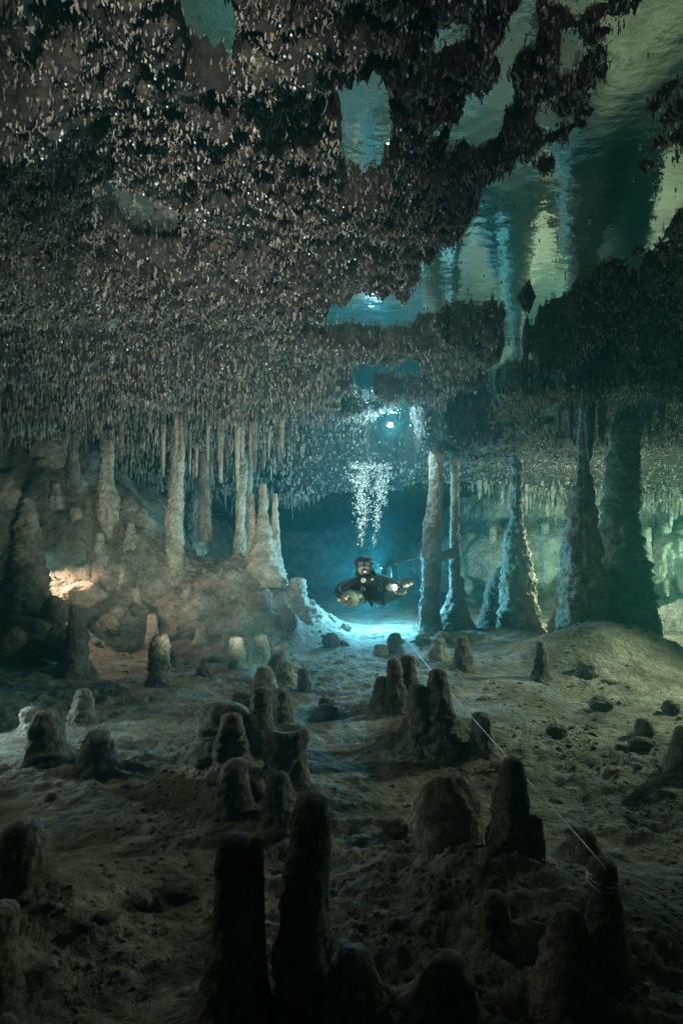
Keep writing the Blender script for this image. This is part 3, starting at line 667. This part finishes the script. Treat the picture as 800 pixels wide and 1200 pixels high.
# long stalactites: left fringe and the row below the right back roof
def hang(u, v0, v1, w, Y, m='calcite'):
    rows = [(v0, u - w * .62, u + w * .62), (v0 + (v1 - v0) * .5, u - w * .45, u + w * .42), (v1 - 3, u - w * .26, u + w * .26), (v1, u - w * .1, u + w * .1)]
    o = trunk('stalactite', rows, M[m], Y, lump=0.2, fine=0.08, dome=False, sink=0.0, up=0.35, seg=14, step=0.05, parent=roof)
    return o
r_ = random.Random(4)
for i in range(46):
    u = 110 + 235 * (i + r_.random()) / 46; Y = r_.uniform(6.6, 8.4)
    tip = r_.uniform(492, 525) + (16 if 180 < u < 330 else -10) + (r_.random() ** 3) * 40
    hang(u, 478, tip, r_.uniform(4, 8), Y, 'calcite' if i % 3 else 'dark')
for i in range(44):
    u = 552 + 262 * (i + r_.random()) / 44; Y = r_.uniform(9.6, 10.8)
    tip = 575 + r_.random() ** 2 * 36 + (8 if u > 620 else 0)
    hang(u, 540, tip, r_.uniform(3.5, 8), Y, 'wall')
for u, v1, w in [(690, 540, 12), (705, 520, 10), (668, 516, 7), (655, 512, 6), (760, 512, 9), (775, 505, 8)]:
    hang(u, 465, v1, w, 6.4, 'dark')
# curtains of the back wall
def curtains():
    x, y, nx, ny, s = WP
    r = random.Random(8)
    for i in range(26):
        k = int(70 + 300 * (i + r.random()) / 26)
        bot = r.uniform(0.25, 0.95); top = r.uniform(1.75, 2.05); w = r.uniform(0.06, 0.15)
        o = 0.62 + r.uniform(-.08, .12)
        pts = [(x[k] + nx[k] * (o - .12 * (1 - t)), y[k] + ny[k] * (o - .12 * (1 - t)), top + (bot - top) * t) for t in np.linspace(0, 1, 12)]
        rad = [w * (1.25 - 0.55 * t) * (1 if t < .95 else .35) for t in np.linspace(0, 1, 12)]
        V, Fc = tube(pts, rad, 12)
        V = np.array([p[:] for p in V]); V[:, :2] += 0.05 * np.stack([fbm(V[:, 0] * 3, V[:, 1] * 3, V[:, 2] * 2 + q, 3) for q in (1, 5)], -1)
        mesh_obj('flowstone_curtain', V, Fc, M['wall'], wall)
curtains()

# ------------------------------------------------------------------ gas bubbles
def bubbles_at(P, R, name, label, sub=1, m='bubble'):
    v, f = ICO[sub]; n = len(P)
    V = P[:, None] + v[None] * R[:, None, None]
    Fc = (f[None] + (np.arange(n) * len(v))[:, None, None]).reshape(-1, 3)
    return tag(mesh_obj(name, V.reshape(-1, 3), Fc, M[m]), label, 'bubbles', kind='stuff')
rb = np.random.RandomState(31)
sel = (TY_ > 1.8) & (TY_ < 5.6) & (np.abs(TIPS[:, 0]) < 0.7 * TY_)
idx = np.nonzero(sel)[0]; Xs = TIPS[idx, 0]; Ys = TIPS[idx, 1]
prob = 0.03 + 0.26 * np.clip(fbm(Xs * 1.3, Ys * 1.3, 61, 3) + 0.05, 0, 1) * ss(-1.2, 0.3, Xs)
idx = idx[rb.rand(len(idx)) < prob]
bubbles_at(TIPS[idx] + np.array([0, -0.008, 0.0]), rb.uniform(0.0035, 0.0075, len(idx)) * (0.6 + 0.16 * TIPS[idx, 1]), 'trapped_bubbles', 'tiny glinting gas bubbles caught on the tips of the ceiling straws', 1)
def plume():
    n = 5200
    t = rb.rand(n) ** 0.7                                    # 0 at the diver, 1 at the roof
    two = rb.rand(n) < 0.6
    u0 = np.where(two, 424, 438); u1 = np.where(two, 424, 450)
    u = u0 + (u1 - u0) * t + rb.normal(0, 1, n) * (1.2 + np.where(two, 9, 6) * t ** 0.8) * (0.6 + 0.4 * rb.rand(n))
    v = 642 - t * 100 + rb.normal(0, 3, n)
    clump = fbm(u * 0.11, v * 0.07, 3.0, 2)
    k = (rb.rand(n) < (0.2 + 0.8 * t) * np.clip(0.75 + 1.6 * clump, 0.15, 1)) & (v > 540); u, v, t = u[k], v[k], t[k]; n = len(u)
    Y = 6.0 + rb.normal(0, 0.1, n)
    P = np.stack([(u - CX) / F * Y, Y, CAM_Z + (HZ - v) / F * Y], -1)
    # plume top under the roof; bubbles added to sparkle round the glint lamp
    m_ = 420; uu = 436 + rb.normal(0, 17, m_); vv = rb.uniform(497, 545, m_); yy = rb.uniform(6.3, 7.3, m_)
    zz = roof_z((uu - CX) / F * yy, yy) - 0.03; rz = np.minimum(zz, ROOFZ - 0.01)
    P = np.concatenate([P, np.stack([(uu - CX) / F * yy, yy, rz - 0.03 * rb.rand(m_)], -1)]); n = len(P)
    bubbles_at(P, rb.gamma(2.2, 0.0018, n) + 0.0015, 'bubble_plume', 'plume of silver exhaled bubbles rising above the diver', 1, 'plume')
plume()

# ------------------------------------------------------------------ added lamps standing in for bright glints in the cave
LAMP_BODY = plain('lamp_housing', (0.03, 0.03, 0.032), 0.4, 0.2)
def glint_lamp(label, loc, aim, r=0.035, strength=60, col=(0.9, 0.97, 1)):
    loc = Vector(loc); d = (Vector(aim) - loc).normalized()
    t = empty('glint_lamp', loc); tag(t, label, 'lamp', 'added glint lamps')
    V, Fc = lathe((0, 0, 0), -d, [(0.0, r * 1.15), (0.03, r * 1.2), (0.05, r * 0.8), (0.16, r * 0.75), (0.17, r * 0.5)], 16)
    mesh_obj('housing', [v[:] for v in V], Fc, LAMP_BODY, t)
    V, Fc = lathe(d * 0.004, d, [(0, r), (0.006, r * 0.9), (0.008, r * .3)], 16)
    mesh_obj('lens', [v[:] for v in V], Fc, emit('glint_lens', col, strength), t)
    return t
glint_lamp('back light glint on the roof water above the bubble plume, made as a lamp', ROOF, (0.1, 0, 1.0), 0.035, 140)  # reflection of the back light, built as an added lit disc

glint_lamp('bright rim light on the dark hooded stalagmite, made as a small lit lens', px(53, 668, 6.02), (0.6, 3.0, 0.6), 0.02, 30)  # rim light on the stalagmite edge, built as an added lit lens
# ------------------------------------------------------------------ guide line
def guide_line():
    A, B, C_, D = px(830, 1140, 1.22), px(698, 1004, 1.42), px(478, 752, 7.2), px(499, 700, 7.36)
    E = px(716, 1030, 1.40)
    pts = [A, E, B + Vector((0.0, -0.035, 0.0))] + [B.lerp(C_, t) + Vector((0, 0, -0.02 * math.sin(math.pi * t))) for t in np.linspace(0.01, 1, 14)] + [D]
    V, Fc = tube(pts, 0.0022, 6)
    t = empty('guide_line', A); tag(t, 'thin white guide line running from lower right to the bridged column', 'line')
    o = mesh_obj('cord', [(v - A)[:] for v in V], Fc, M['cord'], t)
    # wraps round the stalagmite and round the tie-off, and the marker clipped on the line
    b = Buf()
    for k in range(3):
        c = px(705, 1024 + 5 * k, 1.42); R = 0.037 + 0.001 * k
        b.add(*[(list(map(lambda q: (q - A)[:], tube([c + Vector((math.cos(a) * R, math.sin(a) * R, 0.004 * math.sin(a * 2 + k))) for a in np.linspace(0, 2 * math.pi, 25)], 0.0022, 5)[0]))), tube([Vector((i, 0, 0)) for i in range(25)], 0.1, 5)[1]][0:2])
    b.build('wrap', M['cord'], t)
    c = px(672, 974, 1.62) - A
    mk = mesh_obj('line_marker', [(c + Vector(p))[:] for p in [(-0.04, 0, -0.002), (0.0, 0.004, 0.014), (0.035, 0.0, -0.006), (0.0, -0.004, -0.016), (-0.04, 0.004, 0.0), (0.0, 0.008, 0.016), (0.035, 0.004, -0.004), (0.0, 0.0, -0.014)]],
                  [(0, 1, 2, 3), (4, 7, 6, 5), (0, 4, 5, 1), (1, 5, 6, 2), (2, 6, 7, 3), (3, 7, 4, 0)], M['cord'], t, False)
M['cord'] = plain('white_cord', (0.75, 0.78, 0.76), 0.6)
guide_line()

# ------------------------------------------------------------------ diver
SUIT = plain('black_drysuit', (0.011, 0.012, 0.014), 0.5)
RUB = plain('black_rubber', (0.012, 0.012, 0.013), 0.35)
SKIN = plain('skin', (0.42, 0.31, 0.26), 0.5)
GLOVE = plain('grey_glove', (0.22, 0.20, 0.16), 0.7)
PALE = plain('pale_cylinder_paint', (0.46, 0.50, 0.40), 0.4)
DARKT = plain('dark_cylinder_paint', (0.10, 0.12, 0.09), 0.35, 0.2)
STEEL = plain('brushed_steel', (0.55, 0.56, 0.55), 0.3, 0.9)
DIAL = plain('gauge_face', (0.70, 0.72, 0.62), 0.4)
LENS = plain('mask_glass', (0.10, 0.16, 0.17), 0.05, 0.0, 1.0)
def diver():
    root = empty('person', px(436, 712, 6.1)); o0 = root.location.copy()
    tag(root, 'diver in black drysuit, hood and mask swimming towards the camera', 'person')
    J = {}; E = []
    def j(n, u, v, Y, r, par=None, rz=None):
        J[n] = (len(J), px(u, v, Y) - o0, (r, rz or r))
        if par: E.append((J[par][0], J[n][0]))
    j('pelvis', 452, 697, 6.75, .150)
    j('belly', 446, 698, 6.45, .165, 'pelvis')
    j('chest', 437, 694, 6.17, .175, 'belly')
    j('upper', 432, 684, 6.06, .13, 'chest')
    j('neck', 428, 675, 5.99, .075, 'upper')
    j('skull', 426.5, 666, 5.95, .098, 'neck')
    j('brow', 426, 659, 5.945, .118, 'skull')
    j('crown', 426, 652, 5.965, .10, 'brow')
    j('shr', 412, 681, 6.04, .082, 'upper'); j('uar', 402, 687, 5.95, .070, 'shr'); j('elr', 395.5, 693.5, 5.86, .058, 'uar'); j('far', 398, 697, 5.76, .046, 'elr'); j('wrr', 402, 699, 5.68, .036, 'far')
    j('shl', 451, 680, 6.04, .082, 'upper'); j('ual', 463, 686, 5.98, .070, 'shl'); j('ell', 472, 695, 5.9, .058, 'ual'); j('fal', 467, 697, 5.81, .046, 'ell'); j('wrl', 462, 696, 5.74, .036, 'fal')
    j('hipr', 446, 698, 6.88, .11, 'pelvis'); j('knr', 446, 701, 7.28, .080, 'hipr'); j('ankr', 449, 674, 7.45, .05, 'knr'); j('footr', 451, 664, 7.5, .045, 'ankr')
    j('hipl', 459, 697, 6.88, .11, 'pelvis'); j('knl', 464, 700, 7.26, .080, 'hipl'); j('ankl', 462, 672, 7.42, .05, 'knl'); j('footl', 461, 660, 7.46, .045, 'ankl')
    me = bpy.data.meshes.new('body'); me.from_pydata([v[1][:] for v in J.values()], E, []); me.materials.append(SUIT)
    o = bpy.data.objects.new('body', me); COL.objects.link(o); o.parent = root
    sk = o.modifiers.new('skin', 'SKIN'); sk.use_smooth_shade = True; sk.branch_smoothing = 0.4
    for (i, p, r), sv in zip(J.values(), me.skin_vertices[0].data):
        sv.radius = r; sv.use_root = (i == 0)
    sb = o.modifiers.new('sub', 'SUBSURF'); sb.levels = 2; sb.render_levels = 2
    P = lambda u, v, Y: px(u, v, Y) - o0
    H = P(426, 662.5, 5.93)
    # face, seen between the hood, the mask and the mouthpiece
    V, f = ICO[4]; V = np.array(V)
    fx = V * np.array([.066, .060, .066]); fx[:, 1] -= 0.014 * np.exp(-(V[:, 0] / .22) ** 2 - ((V[:, 2] + .1) / .3) ** 2) * (V[:, 1] < 0)   # nose ridge
    mesh_obj('face', fx + np.array(H + Vector((0, -.052, -.046))), f, SKIN, root)
    # mask: skirt, two panes, strap
    c = H + Vector((0, -.098, .012)); b = Buf()
    ring = [(-.078, .026), (-.05, .038), (0, .034), (.05, .038), (.078, .026), (.074, -.012), (.045, -.032), (.018, -.020), (0, -.045), (-.018, -.020), (-.045, -.032), (-.074, -.012)]
    n = len(ring); b.add([(c.x + x * 1.02, c.y + .03 + abs(x) * .35, c.z + z * 1.05) for x, z in ring] + [(c.x + x * .96, c.y - .012 + abs(x) * .18, c.z + z * .96) for x, z in ring],
                         [(i, (i + 1) % n, n + (i + 1) % n, n + i) for i in range(n)] + [tuple(range(n, 2 * n))])
    mk = b.build('mask', RUB, root, False)
    for s_ in (-1, 1):
        q = [(.010, .024), (.045, .027), (.066, .018), (.062, -.010), (.042, -.022), (.018, -.010)]
        mesh_obj('lens', [(c.x + s_ * x, c.y - .020 + x * .18, c.z + z) for x, z in q] + [(c.x + s_ * x, c.y - .012 + x * .18, c.z + z) for x, z in q],
                 [tuple(range(6)), tuple(range(11, 5, -1))] + [(i, (i + 1) % 6, 6 + (i + 1) % 6, 6 + i) for i in range(6)], LENS, mk, False)
    V, Fc = tube([H + Vector((math.cos(a) * .108, -.02 + math.sin(a) * .1, .02)) for a in np.linspace(-.35, math.pi + .35, 16)], .010, 8)
    mesh_obj('strap', [v[:] for v in V], Fc, RUB, mk)
    # second stage and hoses
    rg = Buf(); rc = H + Vector((0.004, -.10, -.068))
    rg.add(*[x for x in lathe(rc, (0, -1, -.15), [(-.03, .022), (-.01, .036), (.012, .038), (.022, .030), (.026, .012)], 16)])
    rgo = rg.build('regulator', RUB, root)
    V, Fc = lathe(rc + Vector((0, -.026, -.004)), (0, -1, -.15), [(0, .022), (.004, .02)], 14); mesh_obj('purge_cover', [v[:] for v in V], Fc, STEEL, rgo)
    for pts in ([rc + Vector((.03, 0, 0)), P(436, 668, 5.86), P(440, 662, 5.95), P(437, 660, 6.06)],
                [P(414, 698, 5.7), P(420, 690, 5.78), P(418, 680, 5.84), P(424, 675, 5.86), P(429, 679, 5.86)],
                [P(456, 692, 5.82), P(446, 688, 5.84), P(440, 678, 5.88), P(432, 672, 5.85)],
                [P(414, 703, 5.68), P(421, 706, 5.74), P(424, 700, 5.78), P(420, 696, 5.8)]):
        fine = []
        for i in range(25):
            t = i / 24 * (len(pts) - 1); k = min(int(t), len(pts) - 2); fr = t - k
            p0, p1, p2, p3 = pts[max(k - 1, 0)], pts[k], pts[k + 1], pts[min(k + 2, len(pts) - 1)]
            fine.append(0.5 * (2 * p1 + (p2 - p0) * fr + (2 * p0 - 5 * p1 + 4 * p2 - p3) * fr ** 2 + (3 * p1 - p0 - 3 * p2 + p3) * fr ** 3))
        V, Fc = tube(fine, .0075, 7); mesh_obj('hose', [v[:] for v in V], Fc, RUB, root)
    for u, v, Y, r in [(425.5, 680, 5.84, .036), (421, 699, 5.74, .034), (436, 679, 5.86, .018)]:
        V, Fc = lathe(P(u, v, Y), (0, -1, .1), [(-.02, r * .9), (.0, r), (.012, r), (.016, r * .9)], 18); g = mesh_obj('gauge', [q[:] for q in V], Fc, RUB, root)
        V, Fc = lathe(P(u, v, Y - .0165), (0, -1, .1), [(0, r * .82), (.003, r * .8)], 18); mesh_obj('dial', [q[:] for q in V], Fc, DIAL, g)
    # harness straps over the shoulders with steel rings
    for s_ in (-1, 1):
        pts = [P(432 + s_ * 11, 673, 6.07), P(432 + s_ * 12, 680, 5.94), P(435 + s_ * 10, 690, 5.92), P(440 + s_ * 8, 702, 5.98), P(443 + s_ * 7, 710, 6.1)]
        V, Fc = tube(pts, .022, 8, True, 0.35); st = mesh_obj('harness_strap', [q[:] for q in V], Fc, RUB, root)
        c = pts[2]; V, Fc = tube([c + Vector((math.cos(a) * .022, -.02, math.sin(a) * .022)) for a in np.linspace(0, 2 * math.pi, 17)], .004, 6)
        mesh_obj('ring', [q[:] for q in V], Fc, STEEL, st)
    # gloved hands: palm, four bent fingers of unequal length, thumb from the side of the palm
    def hand(w, dirv, up):
        d = (Vector(dirv)).normalized(); up = (Vector(up) - d * Vector(up).dot(d)).normalized(); sx = d.cross(up)
        b = Buf()
        b.add(*tube([w - d * .02, w + d * .015, w + d * .05, w + d * .085], [.028, .036, .042, .036], 10, True, 0.5))
        for k, ln in enumerate((.068, .078, .072, .056)):
            q = w + d * .078 + sx * (.030 - .020 * k); cu = -up
            b.add(*tube([q, q + d * ln * .42 + cu * .006, q + d * ln * .66 + cu * .030, q + d * ln * .55 + cu * .052], [.0105, .0098, .009, .0075], 7))
        q = w + d * .03 + sx * .036
        b.add(*tube([q, q + sx * .022 + d * .022 - up * .008, q + sx * .022 + d * .048 - up * .026, q + sx * .010 + d * .062 - up * .036], [.013, .0115, .010, .008], 7))
        return b.build('glove', GLOVE, root)
    hand(P(402, 699, 5.68), (.55, -.75, -.25), (-.3, -.2, .9))
    hand(P(462, 696, 5.74), (-.5, -.45, .65), (.2, -.9, -.3))
    # fins
    for (u, v, Y, du, dv, tw) in [(451, 663, 7.5, 8, -4, .0), (461, 659, 7.46, 19, -7, .05)]:
        a = P(u, v, Y); e = P(u + du, v + dv, Y + .42); d = (e - a); L_ = d.length; d.normalize()
        sdv = d.cross(Vector((0.25, 0, 1))).normalized(); nn = sdv.cross(d)
        prof = [(-.10, .055, .03), (.0, .060, .03), (.12, .065, .014), (.35, .10, .008), (L_, .115, .004)]
        Vv = []
        for t, w, h in prof:
            for q1, q2 in ((-1, -1), (1, -1), (1, 1), (-1, 1)): Vv.append((a + d * t + sdv * w * q1 + nn * h * q2)[:])
        Fc = [(4 * i + k, 4 * i + (k + 1) % 4, 4 * i + 4 + (k + 1) % 4, 4 * i + 4 + k) for i in range(4) for k in range(4)] + [(3, 2, 1, 0), (16, 17, 18, 19)]
        fo = mesh_obj('fin', Vv, Fc, RUB, root, False)
        V, Fc = tube([a + Vector((math.cos(t) * .06, math.sin(t) * .06, -.03)) for t in np.linspace(0, 2 * math.pi, 13)], .009, 6); mesh_obj('heel_spring', [q[:] for q in V], Fc, STEEL, fo)
diver()
def tank(label, A, B, r, m):
    d = (B - A); L_ = d.length; d.normalize()
    t = empty('scuba_tank', A); tag(t, label, 'tank', 'scuba tanks')
    def lp(name, c, ax, prof, mt, par, seg=24):
        V, Fc = lathe(c, ax, prof, seg); return mesh_obj(name, [q[:] for q in V], Fc, mt, par)
    z = Vector((0, 0, 0))
    cyl = lp('cylinder', z, d, [(0, .026), (.01, r * .45), (.03, r * .75), (.06, r * .95), (.09, r), (L_ - .05, r), (L_ - .02, r * .9), (L_, r * .6)], m, t, 30)
    for k in (.3, .55, .8): lp('band', d * L_ * k, d, [(0, r * 1.0), (.001, r * 1.03), (.03, r * 1.03), (.031, r)], RUB, cyl)
    va = lp('valve', -d * .07, d, [(0, .016), (.004, .020), (.05, .020), (.052, .024), (.075, .024)], STEEL, t, 16)
    sx = d.cross(Vector((0, 0, 1))).normalized()
    lp('valve_knob', -d * .05 - sx * .02, -sx, [(0, .012), (.05, .012), (.051, .022), (.085, .022), (.088, .016)], PALE if m is PALE else RUB, va, 14)
    lp('first_stage', -d * .075, Vector((0.2, -.3, 1)), [(-.03, .018), (-.028, .024), (.03, .024), (.05, .017), (.06, .012)], STEEL, va, 16)
tank('pale yellow tank seen end-on under the diver at left', px(408, 703, 5.66), px(424, 699, 6.25), .095, PALE)
tank('dark banded tank at the diver hip behind the torch', px(460, 691, 5.93), px(479, 683.5, 6.36), .092, DARKT)
def torch():
    t = empty('torch', TORCH); tag(t, 'lit torch held by the diver, shining at the camera', 'torch')
    d = Vector((-.05, -1, -.05)).normalized()
    V, Fc = lathe(-d * .0, -d, [(-.012, .030), (-.012, .034), (.03, .034), (.05, .022), (.14, .022), (.145, .015)], 18); mesh_obj('housing', [q[:] for q in V], Fc, LAMP_BODY, t)
    V, Fc = lathe(d * .013, d, [(0, .028), (.006, .026), (.009, .015)], 18); mesh_obj('lens', [q[:] for q in V], Fc, emit('torch_lens', (.82, .95, 1), 60), t)
torch()
# ------------------------------------------------------------------ haze
hz = tag(mesh_obj('haze', [(x, y, z) for z in (-1.6, 5.2) for y in (-7, 29) for x in (-45, 45)],
                  [(0, 2, 3, 1), (4, 5, 7, 6), (0, 1, 5, 4), (2, 6, 7, 3), (0, 4, 6, 2), (1, 3, 7, 5)], M['silt'], None, False), 'clear blue-green water filling the cave', 'water', kind='stuff')
hm_ = bpy.data.materials.new('water_volume'); hm_.use_nodes = True
nt = hm_.node_tree; nt.nodes.remove(nt.nodes['Principled BSDF'])
pv = nt.nodes.new('ShaderNodeVolumePrincipled')
pv.inputs['Color'].default_value = (0.13, 0.55, 0.57, 1); pv.inputs['Density'].default_value = 0.0155
pv.inputs['Absorption Color'].default_value = (0.0, 0.6, 0.40, 1); pv.inputs['Anisotropy'].default_value = 0.62
nt.links.new(pv.outputs['Volume'], nt.nodes['Material Output'].inputs['Volume'])
hz.data.materials.clear(); hz.data.materials.append(hm_)
